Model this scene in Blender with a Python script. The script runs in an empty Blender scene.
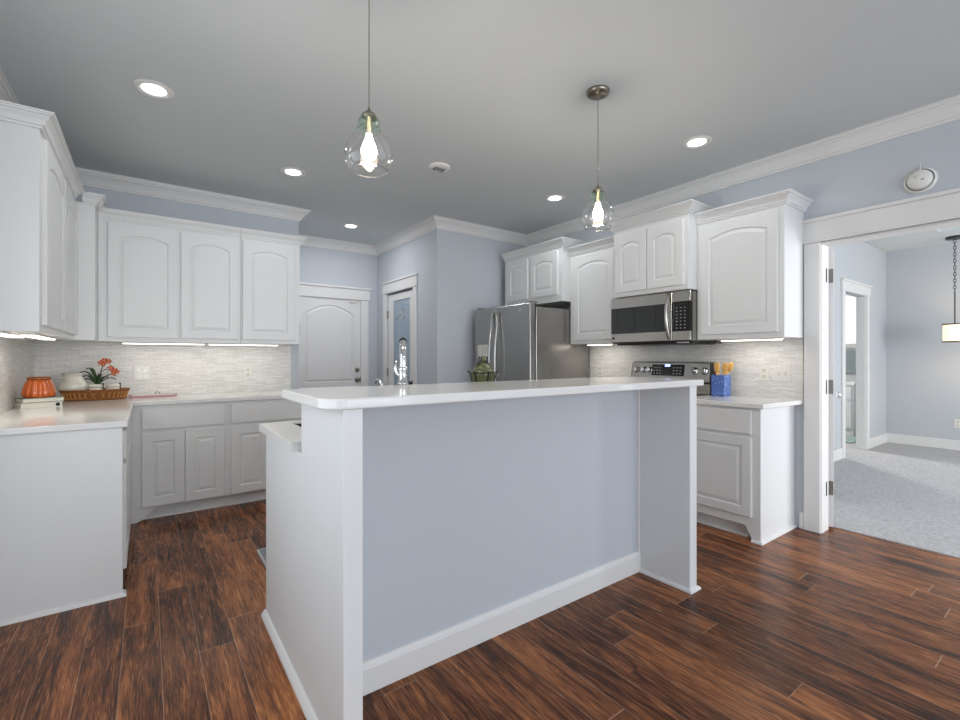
import bpy, bmesh, math, random
from mathutils import Vector, Matrix
random.seed(7)
C = bpy.context.scene.collection
S = bpy.context.scene
R = math.radians
PI = math.pi

# ------------------------------------------------------------------ camera, world, main light, exposure
CAM_H = 1.2423
YAW = 0.6266
cd = bpy.data.cameras.new('camera'); cam = bpy.data.objects.new('camera', cd); C.objects.link(cam)
cam.location = (0, 0, CAM_H); cam.rotation_euler = (PI/2, 0, -YAW)
cd.sensor_width = 36; cd.lens = 459.5/960*36; cd.shift_y = -2.6/960; cd.clip_start = 0.02
S.camera = cam
vs = S.view_settings
vs.view_transform = 'Standard'; vs.look = 'None'; vs.gamma = 1; vs.use_curve_mapping = False
vs.exposure = 0.0
w = bpy.data.worlds.new('sky'); S.world = w; w.use_nodes = True
wn = w.node_tree.nodes; wl = w.node_tree.links
bg = wn['Background']; bg.inputs[1].default_value = 1.0; bg.inputs[0].default_value = (.75, .85, 1, 1)

def area(name, loc, rot, sx, sy, power, col=(1, 1, 1), parent=None, spread=None):
    l = bpy.data.lights.new(name, 'AREA'); l.shape = 'RECTANGLE'; l.size = sx; l.size_y = sy
    l.energy = power; l.color = col
    if spread: l.spread = spread
    o = bpy.data.objects.new(name, l); C.objects.link(o); o.location = loc; o.rotation_euler = rot
    if parent: o.parent = parent
    return o
# daylight of unseen rear and bedroom windows; the left lamp is added island fill
DAY = (.97, .985, 1.0)
DAYR = (.90, .935, 1.0)
area('island_fill_left', (-0.66, 1.5, 1.35), (0, R(-90), 0), 1.5, 1.8, 12, DAY)
area('daylight_window_rear', (0.5, -4.35, 1.35), (R(98), 0, 0), 1.9, 1.6, 74, DAYR)
area('daylight_window_rear_right', (2.75, -4.35, 1.35), (R(98), 0, 0), 1.7, 1.6, 66, DAYR)
area('daylight_bedroom', (5.8, -2.7, 1.4), (R(90), 0, 0), 2.8, 1.7, 150, DAY)

# ------------------------------------------------------------------ materials
def lin(c):
    return tuple(((x/255)/12.92 if x/255 <= .04045 else ((x/255+.055)/1.055)**2.4) for x in c) + (1,)
def mat(name, rgb, rough=.5, metal=0, var=.04, scale=12, bump=0, bscale=60, spec=.5, emit=None, es=0, stretch=None, coat=0, ior=None, trans=0):
    m = bpy.data.materials.new(name); m.use_nodes = True
    n = m.node_tree.nodes; L = m.node_tree.links; b = n['Principled BSDF']
    tc = n.new('ShaderNodeTexCoord'); mp = n.new('ShaderNodeMapping'); L.new(tc.outputs['Object'], mp.inputs[0])
    if stretch: mp.inputs['Scale'].default_value = stretch
    no = n.new('ShaderNodeTexNoise'); no.inputs['Scale'].default_value = scale; no.inputs['Detail'].default_value = 4
    L.new(mp.outputs[0], no.inputs[0])
    c = lin(rgb)
    mx = n.new('ShaderNodeMix'); mx.data_type = 'RGBA'
    mx.inputs[6].default_value = tuple(x*(1-var) for x in c[:3])+(1,)
    mx.inputs[7].default_value = tuple(min(1, x*(1+var)) for x in c[:3])+(1,)
    L.new(no.outputs[0], mx.inputs[0]); L.new(mx.outputs[2], b.inputs['Base Color'])
    b.inputs['Roughness'].default_value = rough; b.inputs['Metallic'].default_value = metal
    b.inputs['Specular IOR Level'].default_value = spec
    b.inputs['Coat Weight'].default_value = coat; b.inputs['Coat Roughness'].default_value = .08
    if trans: b.inputs['Transmission Weight'].default_value = trans
    if ior: b.inputs['IOR'].default_value = ior
    if emit: b.inputs['Emission Color'].default_value = lin(emit); b.inputs['Emission Strength'].default_value = es
    if bump:
        n2 = n.new('ShaderNodeTexNoise'); n2.inputs['Scale'].default_value = bscale; n2.inputs['Detail'].default_value = 3
        L.new(mp.outputs[0], n2.inputs[0])
        bp = n.new('ShaderNodeBump'); bp.inputs['Strength'].default_value = bump; bp.inputs['Distance'].default_value = .01
        L.new(n2.outputs[0], bp.inputs['Height']); L.new(bp.outputs[0], b.inputs['Normal'])
    return m

def floor_mat():
    m = bpy.data.materials.new('hickory_planks'); m.use_nodes = True
    n = m.node_tree.nodes; L = m.node_tree.links; b = n['Principled BSDF']
    def M(op, a, c=None, d=None):
        x = n.new('ShaderNodeMath'); x.operation = op
        for i, v in enumerate((a, c, d)):
            if v is None: continue
            if isinstance(v, (int, float)): x.inputs[i].default_value = v
            else: L.new(v, x.inputs[i])
        return x.outputs[0]
    tc = n.new('ShaderNodeTexCoord'); sp = n.new('ShaderNodeSeparateXYZ'); L.new(tc.outputs['Object'], sp.inputs[0])
    X, Y = sp.outputs[0], sp.outputs[1]
    u = M('DIVIDE', M('ADD', X, 9.986), .132); iu = M('FLOOR', u); fu = M('SUBTRACT', u, iu)
    wn1 = n.new('ShaderNodeTexWhiteNoise'); wn1.noise_dimensions = '1D'; L.new(iu, wn1.inputs['W'])
    v = M('ADD', M('DIVIDE', Y, 1.22), M('MULTIPLY', wn1.outputs[0], 7.3)); iv = M('FLOOR', v); fv = M('SUBTRACT', v, iv)
    cv = n.new('ShaderNodeCombineXYZ'); L.new(iu, cv.inputs[0]); L.new(iv, cv.inputs[1])
    wn2 = n.new('ShaderNodeTexWhiteNoise'); wn2.noise_dimensions = '3D'; L.new(cv.outputs[0], wn2.inputs['Vector'])
    rnd = wn2.outputs[0]
    # grain
    gv = n.new('ShaderNodeCombineXYZ'); L.new(M('MULTIPLY', X, 8.5), gv.inputs[0]); L.new(M('MULTIPLY', Y, 1.1), gv.inputs[1]); L.new(M('MULTIPLY', rnd, 37), gv.inputs[2])
    g1 = n.new('ShaderNodeTexNoise'); g1.inputs['Scale'].default_value = 1.6; g1.inputs['Detail'].default_value = 6; g1.inputs['Roughness'].default_value = .62; g1.inputs['Distortion'].default_value = 1.4
    L.new(gv.outputs[0], g1.inputs[0])
    gv2 = n.new('ShaderNodeCombineXYZ'); L.new(M('MULTIPLY', X, 105), gv2.inputs[0]); L.new(M('MULTIPLY', Y, 3.2), gv2.inputs[1]); L.new(M('MULTIPLY', rnd, 91), gv2.inputs[2])
    g2 = n.new('ShaderNodeTexNoise'); g2.inputs['Scale'].default_value = 1.5; g2.inputs['Detail'].default_value = 5; g2.inputs['Distortion'].default_value = 2.2
    L.new(gv2.outputs[0], g2.inputs[0])
    val = M('ADD', M('MULTIPLY', g1.outputs[0], .50), M('MULTIPLY', g2.outputs[0], .50))
    val = M('ADD', val, M('MULTIPLY', M('SUBTRACT', rnd, .5), .10))
    cr = n.new('ShaderNodeValToRGB'); e = cr.color_ramp.elements
    e[0].position = .35; e[0].color = lin((44, 26, 17)); e[1].position = .67; e[1].color = lin((198, 131, 80))
    for p, c in ((.43, (80, 47, 31)), (.50, (120, 73, 46)), (.57, (158, 99, 60))):
        x = e.new(p); x.color = lin(c)
    L.new(val, cr.inputs[0])
    gu = M('LESS_THAN', M('MINIMUM', fu, M('SUBTRACT', 1, fu)), .0100)
    gw = M('LESS_THAN', M('MINIMUM', fv, M('SUBTRACT', 1, fv)), .0017)
    # worn bright micro-bevels: shown along part of each seam
    sn = n.new('ShaderNodeTexNoise'); sn.inputs['Scale'].default_value = 1.3; L.new(tc.outputs['Object'], sn.inputs[0])
    seam = M('MAXIMUM', M('MULTIPLY', gu, M('MULTIPLY', sn.outputs[0], 1.2)), M('MULTIPLY', gw, M('GREATER_THAN', rnd, .35)))
    mx = n.new('ShaderNodeMix'); mx.data_type = 'RGBA'; L.new(M('MULTIPLY', seam, .72), mx.inputs[0]); L.new(cr.outputs[0], mx.inputs[6]); mx.inputs[7].default_value = lin((192, 160, 132))
    L.new(mx.outputs[2], b.inputs['Base Color'])
    rr = M('ADD', M('MULTIPLY', g2.outputs[0], .16), .17); L.new(rr, b.inputs['Roughness'])
    hv = n.new('ShaderNodeCombineXYZ'); L.new(M('MULTIPLY', X, 22), hv.inputs[0]); L.new(M('MULTIPLY', Y, 8), hv.inputs[1]); L.new(M('MULTIPLY', rnd, 11), hv.inputs[2])
    g3 = n.new('ShaderNodeTexNoise'); g3.inputs['Scale'].default_value = 1; g3.inputs['Detail'].default_value = 3; L.new(hv.outputs[0], g3.inputs[0])
    bp = n.new('ShaderNodeBump'); bp.inputs['Strength'].default_value = .22; bp.inputs['Distance'].default_value = .004
    L.new(M('SUBTRACT', M('ADD', g3.outputs[0], M('MULTIPLY', g2.outputs[0], .4)), M('MULTIPLY', gu, .5)), bp.inputs['Height']); L.new(bp.outputs[0], b.inputs['Normal'])
    b.inputs['Specular IOR Level'].default_value = .20
    return m

def tile_mat():
    m = bpy.data.materials.new('mosaic_stick_tile'); m.use_nodes = True
    n = m.node_tree.nodes; L = m.node_tree.links; b = n['Principled BSDF']
    tc = n.new('ShaderNodeTexCoord'); sp = n.new('ShaderNodeSeparateXYZ'); L.new(tc.outputs['Object'], sp.inputs[0])
    ad = n.new('ShaderNodeMath'); L.new(sp.outputs[0], ad.inputs[0]); L.new(sp.outputs[1], ad.inputs[1])
    cv = n.new('ShaderNodeCombineXYZ'); L.new(ad.outputs[0], cv.inputs[0]); L.new(sp.outputs[2], cv.inputs[1])
    no = n.new('ShaderNodeTexNoise'); no.inputs['Scale'].default_value = 9; L.new(cv.outputs[0], no.inputs[0])
    vm = n.new('ShaderNodeVectorMath'); vm.operation = 'MULTIPLY_ADD'; L.new(no.outputs[1], vm.inputs[0]); vm.inputs[1].default_value = (.05, .026, 0); L.new(cv.outputs[0], vm.inputs[2])
    br = n.new('ShaderNodeTexBrick'); L.new(vm.outputs[0], br.inputs[0])
    br.inputs['Scale'].default_value = 1; br.inputs['Brick Width'].default_value = .085; br.inputs['Row Height'].default_value = .0145; br.inputs['Mortar Size'].default_value = .0011
    br.inputs['Mortar Smooth'].default_value = .3; br.offset = .37
    br.inputs['Color1'].default_value = lin((238, 236, 231)); br.inputs['Color2'].default_value = lin((218, 216, 211)); br.inputs['Mortar'].default_value = lin((190, 187, 182))
    L.new(br.outputs[0], b.inputs['Base Color']); b.inputs['Roughness'].default_value = .32
    n2 = n.new('ShaderNodeTexNoise'); n2.inputs['Scale'].default_value = 40; L.new(cv.outputs[0], n2.inputs[0])
    hm = n.new('ShaderNodeMath'); hm.operation = 'MULTIPLY_ADD'; L.new(n2.outputs[0], hm.inputs[0]); hm.inputs[1].default_value = .8; L.new(br.outputs[0], hm.inputs[2])
    bp = n.new('ShaderNodeBump'); bp.inputs['Strength'].default_value = .6; bp.inputs['Distance'].default_value = .006; L.new(hm.outputs[0], bp.inputs['Height']); L.new(bp.outputs[0], b.inputs['Normal'])
    return m

def glass_mat(name, tint, reflect=1.0, rough=.02):
    m = bpy.data.materials.new(name); m.use_nodes = True
    n = m.node_tree.nodes; L = m.node_tree.links
    for x in list(n):
        if x.type != 'OUTPUT_MATERIAL': n.remove(x)
    out = n['Material Output']
    t = n.new('ShaderNodeBsdfTransparent'); g = n.new('ShaderNodeBsdfGlossy'); g.inputs['Roughness'].default_value = rough
    lw = n.new('ShaderNodeLayerWeight'); lw.inputs['Blend'].default_value = .35
    no = n.new('ShaderNodeTexNoise'); no.inputs['Scale'].default_value = 25
    tc = n.new('ShaderNodeTexCoord'); L.new(tc.outputs['Object'], no.inputs[0])
    mx0 = n.new('ShaderNodeMix'); mx0.data_type = 'RGBA'; L.new(no.outputs[0], mx0.inputs[0])
    mx0.inputs[6].default_value = lin(tint); mx0.inputs[7].default_value = lin(tuple(min(255, c+6) for c in tint)); L.new(mx0.outputs[2], t.inputs[0])
    mu = n.new('ShaderNodeMath'); mu.operation = 'MULTIPLY'; mu.inputs[1].default_value = reflect; L.new(lw.outputs['Facing'], mu.inputs[0])
    ms = n.new('ShaderNodeMixShader'); L.new(mu.outputs[0], ms.inputs[0]); L.new(t.outputs[0], ms.inputs[1]); L.new(g.outputs[0], ms.inputs[2]); L.new(ms.outputs[0], out.inputs[0])
    return m

M = {}
M['cab'] = mat('cabinet_white_paint', (226, 227, 226), .38, var=.008, scale=3)
M['trim'] = mat('trim_white_paint', (228, 227, 225), .40, var=.01, scale=3)
M['wall'] = mat('pale_blue_grey_paint', (195, 200, 206), .75, var=.01, scale=2, bump=.05, bscale=180)
M['bedwall'] = mat('bedroom_blue_grey_paint', (192, 196, 200), .75, var=.01, scale=2, bump=.05, bscale=180)
M['ceil'] = mat('ceiling_grey_paint', (205, 210, 211), .85, var=.012, scale=2, bump=.10, bscale=130)
M['floor'] = floor_mat()
M['tile'] = tile_mat()
M['quartz'] = mat('white_quartz', (232, 231, 228), .10, var=.025, scale=160, spec=.55)
M['carpet'] = mat('grey_carpet', (186, 185, 186), .95, var=.42, scale=42, bump=1.0, bscale=70, spec=.1)
M['steel'] = mat('brushed_stainless', (176, 175, 172), .27, 1, var=.05, scale=4, stretch=(1, 1, 40))
M['steel2'] = mat('brushed_stainless_horizontal', (190, 187, 182), .25, 1, var=.05, scale=4, stretch=(1, 30, 30))
M['fside'] = mat('grey_appliance_side', (150, 147, 142), .24, .75, var=.04, scale=6)
M['hinge'] = mat('dark_nickel_hinge', (150, 147, 142), .45, .8, var=.35, scale=120)
M['chrome'] = mat('chrome', (225, 225, 225), .08, 1, var=.02)
M['nickel'] = mat('brushed_nickel', (150, 142, 130), .3, 1, var=.05, scale=30)
M['black'] = mat('black_plastic', (18, 18, 19), .35, var=.1)
M['bglass'] = mat('black_glass', (14, 15, 16), .06, var=.1, spec=.6)
M['wglass'] = mat('dark_window_glass', (40, 43, 42), .08, var=.12, scale=5, spec=.6)
M['dark'] = mat('dark_gap', (35, 35, 36), .8, var=.1)
M['plate'] = mat('white_plastic', (228, 226, 220), .35, var=.02)
M['lens'] = mat('lit_diffuser', (255, 255, 255), .4, emit=(240, 246, 255), es=14)
M['strip'] = mat('lit_strip_lens', (255, 255, 255), .4, emit=(255, 248, 234), es=5)
M['bulb'] = mat('lit_bulb', (255, 240, 220), .4, emit=(255, 232, 204), es=34)
M['clear'] = glass_mat('clear_glass', (248, 248, 248), .75, .08)
M['green_glass'] = glass_mat('greenish_clear_glass', (222, 238, 226), .5)
M['pane'] = mat('frosted_pane', (150, 168, 184), .18, var=.16, scale=9, spec=.7)
M['dled'] = mat('blue_clock_display', (120, 140, 230), .4, emit=(150, 165, 255), es=3)
M['keys'] = mat('pale_key_marks', (185, 185, 180), .5)
M['orange'] = mat('orange_glazed_ceramic', (198, 90, 18), .14, var=.32, scale=22, coat=.6)
M['rim'] = mat('brown_glazed_rim', (150, 84, 34), .25, var=.2, scale=30)
M['cream'] = mat('cream_glazed_ceramic', (228, 224, 210), .12, var=.02, coat=.5)
M['wicker'] = mat('brown_wicker', (142, 86, 38), .55, var=.5, scale=45, bump=.8, bscale=90)
M['wicker_light'] = mat('light_wicker', (196, 140, 72), .6, var=.3, scale=60)
M['leaf'] = mat('dark_green_leaf', (46, 72, 34), .4, var=.3, scale=25)
M['petal'] = mat('coral_red_petal', (206, 92, 66), .5, var=.25, scale=40)
M['yel'] = mat('yellow_flower_centre', (222, 170, 70), .5)
M['paper'] = mat('book_pages', (226, 222, 208), .7, var=.12, scale=6, stretch=(1, 1, 60))
M['cover'] = mat('cream_book_cover', (214, 212, 204), .45, var=.04)
M['cover2'] = mat('grey_green_book_cover', (128, 138, 122), .45, var=.05)
M['rose'] = mat('dusty_rose_enamel', (186, 138, 138), .3, var=.05)
M['blue'] = mat('blue_patterned_ceramic', (86, 116, 184), .25, var=.1)
M['wood'] = mat('pale_beech', (226, 176, 100), .5, var=.14, scale=14, stretch=(1, 1, 8))
M['ggreen'] = mat('mossy_green_glass', (90, 94, 60), .25, var=.5, scale=60, spec=.6)
M['iron'] = mat('black_wrought_iron', (24, 24, 22), .5, var=.2)
M['mat'] = mat('grey_kitchen_mat', (128, 134, 142), .8, var=.1, scale=40, bump=.3)
M['mated'] = mat('pale_mat_edge', (190, 190, 188), .7)
M['chain'] = mat('dark_bronze_chain', (70, 68, 66), .4, .8)
M['drum'] = mat('lit_crystal_drum', (240, 225, 205), .4, emit=(255, 226, 190), es=1.0)
M['bath'] = mat('white_bath_cabinet', (224, 226, 226), .45, var=.01)
M['sky'] = mat('bright_window_blind', (245, 248, 250), .6, emit=(235, 243, 255), es=.7)
M['rug'] = mat('green_grey_bath_rug', (146, 164, 156), .9, var=.15, scale=50)
M['mirror'] = mat('mirror_silver', (205, 214, 216), .04, 1, var=.01)
M['wglasspane'] = glass_mat('window_pane_glass', (246, 250, 252), .3)
def grid_pattern(m, rgb2, sc):
    n = m.node_tree.nodes; L = m.node_tree.links; b = n['Principled BSDF']
    src = b.inputs['Base Color'].links[0].from_socket
    tc = n.new('ShaderNodeTexCoord'); vo = n.new('ShaderNodeTexVoronoi'); vo.inputs['Scale'].default_value = sc; L.new(tc.outputs['Object'], vo.inputs[0])
    lt = n.new('ShaderNodeMath'); lt.operation = 'LESS_THAN'; lt.inputs[1].default_value = .36; L.new(vo.outputs['Distance'], lt.inputs[0])
    mx = n.new('ShaderNodeMix'); mx.data_type = 'RGBA'; L.new(lt.outputs[0], mx.inputs[0]); L.new(src, mx.inputs[6]); mx.inputs[7].default_value = lin(rgb2); L.new(mx.outputs[2], b.inputs['Base Color'])
grid_pattern(M['blue'], (118, 150, 212), 55)

# ------------------------------------------------------------------ mesh helpers
def obj(name, bm, m, parent=None, bevel=0, smooth=False, seg=2):
    me = bpy.data.meshes.new(name); bmesh.ops.recalc_face_normals(bm, faces=bm.faces); bm.to_mesh(me); bm.free()
    ms = m if isinstance(m, (list, tuple)) else [m]
    for x in ms: me.materials.append(M[x] if isinstance(x, str) else x)
    if smooth:
        for p in me.polygons: p.use_smooth = True
    o = bpy.data.objects.new(name, me); C.objects.link(o)
    if parent: o.parent = parent
    if bevel:
        b = o.modifiers.new('bevel', 'BEVEL'); b.width = bevel; b.segments = seg; b.limit_method = 'ANGLE'; b.angle_limit = R(40)
        b.harden_normals = False
    return o
def tag(o, label, cat, group=None, kind=None):
    o['label'] = label; o['category'] = cat
    if group: o['group'] = group
    if kind: o['kind'] = kind
    return o
def thing(name, label, cat, loc=(0, 0, 0), rz=0, group=None):
    o = bpy.data.objects.new(name, None); o.empty_display_size = .1; C.objects.link(o)
    o.location = loc; o.rotation_euler = (0, 0, rz)
    return tag(o, label, cat, group)
def struct(name, bm, m, bevel=0, label=None, cat=None, smooth=False):
    o = obj(name, bm, m, None, bevel, smooth); o['kind'] = 'structure'
    o['label'] = label or name.replace('_', ' '); o['category'] = cat or name.split('_')[0]
    return o
NB = bmesh.new
def box(bm, x0, x1, y0, y1, z0, z1, mi=0):
    vs_ = [bm.verts.new(p) for p in ((x0, y0, z0), (x1, y0, z0), (x1, y1, z0), (x0, y1, z0), (x0, y0, z1), (x1, y0, z1), (x1, y1, z1), (x0, y1, z1))]
    for f in ((0, 3, 2, 1), (4, 5, 6, 7), (0, 1, 5, 4), (1, 2, 6, 5), (2, 3, 7, 6), (3, 0, 4, 7)):
        fc = bm.faces.new([vs_[i] for i in f]); fc.material_index = mi
    return bm
def B(*a): return box(NB(), *a)
def boxes(*l):
    bm = NB()
    for a in l: box(bm, *a)
    return bm
def lathe(bm, prof, n=32, c=(0, 0, 0), mtx=None, rfun=None, close=False):
    rings = []
    for r, z in prof:
        ring = []
        for i in range(n):
            t = 2*PI*i/n; rr = r*(rfun(t, z) if rfun else 1)
            p = Vector((rr*math.cos(t), rr*math.sin(t), z))
            if mtx: p = mtx @ p
            ring.append(bm.verts.new(p+Vector(c)))
        rings.append(ring)
    for a, b in zip(rings, rings[1:]):
        for i in range(n):
            bm.faces.new((a[i], a[(i+1) % n], b[(i+1) % n], b[i]))
    if close:
        for ring in (rings[0], rings[-1]):
            bm.faces.new(ring)
    return bm
AXX = Matrix.Rotation(PI/2, 3, 'Y')   # lathe axis z -> x
AXY = Matrix.Rotation(-PI/2, 3, 'X')  # z -> y
def disc(r, z0, z1, n=32, c=(0, 0, 0), mtx=None): return lathe(NB(), [(r, z0), (r, z1)], n, c, mtx, close=True)
def tube(bm, pts, rad, n=10, caps=True):
    pts = [Vector(p) for p in pts]; rads = rad if isinstance(rad, (list, tuple)) else [rad]*len(pts)
    rings = []; up = None
    for i, p in enumerate(pts):
        d = (pts[min(i+1, len(pts)-1)]-pts[max(i-1, 0)]).normalized()
        if up is None: up = Vector((0, 0, 1)) if abs(d.z) < .9 else Vector((1, 0, 0))
        s = d.cross(up).normalized(); up2 = s.cross(d).normalized(); up = up2
        rings.append([bm.verts.new(p+rads[i]*(math.cos(2*PI*k/n)*s+math.sin(2*PI*k/n)*up2)) for k in range(n)])
    for a, b in zip(rings, rings[1:]):
        for i in range(n): bm.faces.new((a[i], a[(i+1) % n], b[(i+1) % n], b[i]))
    if caps: bm.faces.new(rings[0]); bm.faces.new(rings[-1])
    return bm
def prism(bm, poly, axis, a0, a1):
    # poly: 2D points; axis 'x' -> (y,z), 'y' -> (x,z), 'z' -> (x,y)
    def P3(p, a): return {'x': (a, p[0], p[1]), 'y': (p[0], a, p[1]), 'z': (p[0], p[1], a)}[axis]
    v0 = [bm.verts.new(P3(p, a0)) for p in poly]; v1 = [bm.verts.new(P3(p, a1)) for p in poly]
    bm.faces.new(v0); bm.faces.new(v1)
    k = len(poly)
    for i in range(k): bm.faces.new((v0[i], v0[(i+1) % k], v1[(i+1) % k], v1[i]))
    return bm
def sweep(bm, path, prof, z):
    # profile (out, up) swept along a 2D path, out = right-hand side of travel, mitred
    pts = [Vector(p) for p in path]; k = len(pts); rows = []
    for i in range(k):
        d0 = (pts[i]-pts[i-1]).normalized() if i > 0 else None
        d1 = (pts[i+1]-pts[i]).normalized() if i < k-1 else None
        nr = lambda d: Vector((d.y, -d.x))
        if d0 is None: m = nr(d1)
        elif d1 is None: m = nr(d0)
        else:
            a, b = nr(d0), nr(d1); m = (a+b); m = m/(1+a.dot(b))
        rows.append([bm.verts.new((pts[i].x+m.x*o, pts[i].y+m.y*o, z+u)) for o, u in prof])
    q = len(prof)
    for a, b in zip(rows, rows[1:]):
        for i in range(q): bm.faces.new((a[i], a[(i+1) % q], b[(i+1) % q], b[i]))
    bm.faces.new(rows[0]); bm.faces.new(rows[-1])
    return bm
def arc_loop(x0, x1, z0, zt, rise, n=14):
    # bottom-left, bottom-right, then along the eyebrow arch from right to left; zt = crown height
    pts = [(x0, z0), (x1, z0)]
    for i in range(n+1):
        t = i/n; x = x1+(x0-x1)*t; pts.append((x, zt-rise+rise*(1-(2*t-1)**2)))
    return pts
def panel_door(w_, h, x, z, rise=.0, m=.058, th=.02, y0=0.0, topm=None, margin_side=None):
    # raised panel door: local x..x+w, z..z+h, front at y0-th
    bm = NB(); yf = y0-th; topm = topm or m; n = 14; ms = margin_side or m
    def outer(ins, y):
        o = [(x+ins, z+ins), (x+w_-ins, z+ins)]
        for i in range(n+1): o.append((x+w_-ins-(w_-2*ins)*i/n, z+h-ins))
        return [bm.verts.new((p[0], y, p[1])) for p in o]
    def inner(d, y):
        r = max(rise-d*.15, 0)
        return [bm.verts.new((p[0], y, p[1])) for p in arc_loop(x+ms+d, x+w_-ms-d, z+m+d, z+h-topm-d, r, n)]
    loops = [outer(0, y0), outer(0, yf+.003), outer(.003, yf), inner(0, yf), inner(.006, yf+.0075), inner(.012, yf+.0075), inner(.034, yf+.001)]
    for a, b in zip(loops, loops[1:]):
        k = len(a)
        for i in range(k): bm.faces.new((a[i], a[(i+1) % k], b[(i+1) % k], b[i]))
    bm.faces.new(loops[0]); bm.faces.new(loops[-1])
    return bm

CROWN = [(0, -.108), (.012, -.108), (.012, -.095), (.024, -.093), (.024, -.084), (.034, -.066), (.056, -.038), (.070, -.030), (.070, -.020), (.084, -.018), (.086, -.006), (.1, -.005), (.1, 0), (0, 0)]
CABCR = [(0, -.006), (.012, -.006), (.012, .006), (.020, .008), (.020, .016), (.028, .030), (.042, .044), (.042, .050), (.052, .052), (.053, .059), (.060, .060), (.060, .067), (0, .067)]
BASEB = [(0, 0), (.016, 0), (.016, .09), (.012, .104), (.006, .113), (0, .115)]
SHOE = [(0, 0), (.016, 0), (.014, .010), (.008, .016), (0, .018)]

# ------------------------------------------------------------------ room shell
CH = 2.743
XL, XR, YB, YR, XP, YP, XW = -.715, 3.852, 4.90, 5.92, 2.548, 4.31, 1.255
YREAR = -4.5
struct('floor', B(XL-.12, 4.06, YREAR-.1, YR+.1, -.06, 0), 'floor', label='dark hand-scraped hickory plank floor')
struct('floor_living', B(XL, XR, YREAR, -1.3, .001, .012), 'carpet', label='grey carpet added at the living end to bounce light up, out of view', cat='floor')  # unseen pale carpet, added to bounce window light onto the ceiling
struct('floor_bedroom', B(4.06, 10.6, -3.1, 4.2, -.06, .008), 'carpet', label='grey carpeted floor of the adjoining bedroom', cat='floor')
struct('ceiling', B(XL-.12, XR+.05, YREAR-.1, YR+.12, CH, CH+.08), 'ceil', label='pale grey kitchen ceiling')
# left wall with an unseen window opening added to light the island
def wall_with_holes(axis, a0, a1, s0, s1, z1, holes):
    # wall along s between s0..s1, thickness a0..a1; holes (h0,h1,zb,zt) sorted
    bm = NB(); cur = s0
    def put(p, q, zb, zt):
        if axis == 'x': box(bm, a0, a1, p, q, zb, zt)
        else: box(bm, p, q, a0, a1, zb, zt)
    for h0, h1, zb, zt in holes:
        put(cur, h0, 0, z1)
        if zb > 0: put(h0, h1, 0, zb)
        if zt < z1: put(h0, h1, zt, z1)
        cur = h1
    put(cur, s1, 0, z1)
    return bm
struct('wall_left', wall_with_holes('x', XL-.12, XL, YREAR, YB, CH, [(.55, 2.45, .6, 2.15)]), 'wall', label='pale blue-grey left wall')
struct('wall_rear', wall_with_holes('y', YREAR-.1, YREAR, XL, XR, CH, [(-.5, 1.5, .5, 2.2), (1.85, 3.6, .5, 2.2)]), 'wall', label='living-end wall with windows behind the viewpoint')
struct('wall_back', B(XL, XW, YB, YR+.12, 0, CH), 'wall', label='pale blue-grey wall above the back run of cabinets')
struct('wall_recess', wall_with_holes('y', YR, YR+.12, XW, XP+.1, CH, [(1.50, 2.31, 0, 2.005)]), 'wall', label='recessed blue-grey wall with the arched panel door')
struct('wall_pantry_side', wall_with_holes('x', XP, XP+.10, YP, YR, CH, [(4.85, 5.60, 0, 2.07)]), 'wall', label='pantry wall holding the glazed door')
struct('wall_pantry_front', B(XP+.0995, XR, YP, YP+.10, 0, CH), 'wall', label='blue-grey pantry wall beside the refrigerator')
struct('wall_right', boxes((XR, 3.99, 1.232, YP+.1, 0, CH), (XR, 3.99, -.40, 1.232, 2.055, CH), (XR, 3.99, YREAR, -.40, 0, CH)), 'wall', label='pale blue-grey right wall with the wide bedroom opening')
for i, (hx0, hx1) in enumerate(((-.5, 1.5), (1.85, 3.6))):
    o = struct('window_%d' % (i+1), boxes((hx0, hx0+.05, YREAR-.09, YREAR-.02, .5, 2.2), (hx1-.05, hx1, YREAR-.09, YREAR-.02, .5, 2.2), (hx0+.05, hx1-.05, YREAR-.09, YREAR-.02, .5, .55), (hx0+.05, hx1-.05, YREAR-.09, YREAR-.02, 2.15, 2.2), ((hx0+hx1)/2-.025, (hx0+hx1)/2+.025, YREAR-.09, YREAR-.02, .55, 2.15)), 'trim')
    obj('pane', B(hx0+.05, hx1-.05, YREAR-.06, YREAR-.055, .55, 2.15), 'wglasspane', o)
o = struct('window_3', boxes((XL-.10, XL-.03, .55, .60, .6, 2.15), (XL-.10, XL-.03, 2.40, 2.45, .6, 2.15), (XL-.10, XL-.03, .60, 2.40, .6, .65), (XL-.10, XL-.03, .60, 2.40, 2.1, 2.15), (XL-.10, XL-.03, 1.475, 1.525, .65, 2.1)), 'trim')  # unseen window, added to go with the fill on the island's left face
obj('pane', B(XL-.07, XL-.065, .60, 2.40, .65, 2.1), 'wglasspane', o)

# ceiling crown all round the kitchen
struct('trim_1', sweep(NB(), [(XL, YREAR), (XL, YB), (XW, YB), (XW, YR), (XP, YR), (XP, YP), (XR, YP), (XR, YREAR)], CROWN, CH), 'trim', label='white crown moulding round the ceiling', cat='trim')
# backsplash tile
struct('wall_backsplash_back', B(XL, 1.178, YB-.008, YB, .91, 1.366), 'tile', label='white stick mosaic backsplash of the back counter', cat='wall')
struct('wall_backsplash_left', B(XL, XL+.008, 3.03, YB-.008, .91, 1.366), 'tile', label='white stick mosaic backsplash of the left counter', cat='wall')
struct('wall_backsplash_right', B(XR-.008, XR, 1.322, 3.30, .90, 1.80), 'tile', label='white stick mosaic backsplash behind the range', cat='wall')

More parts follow.
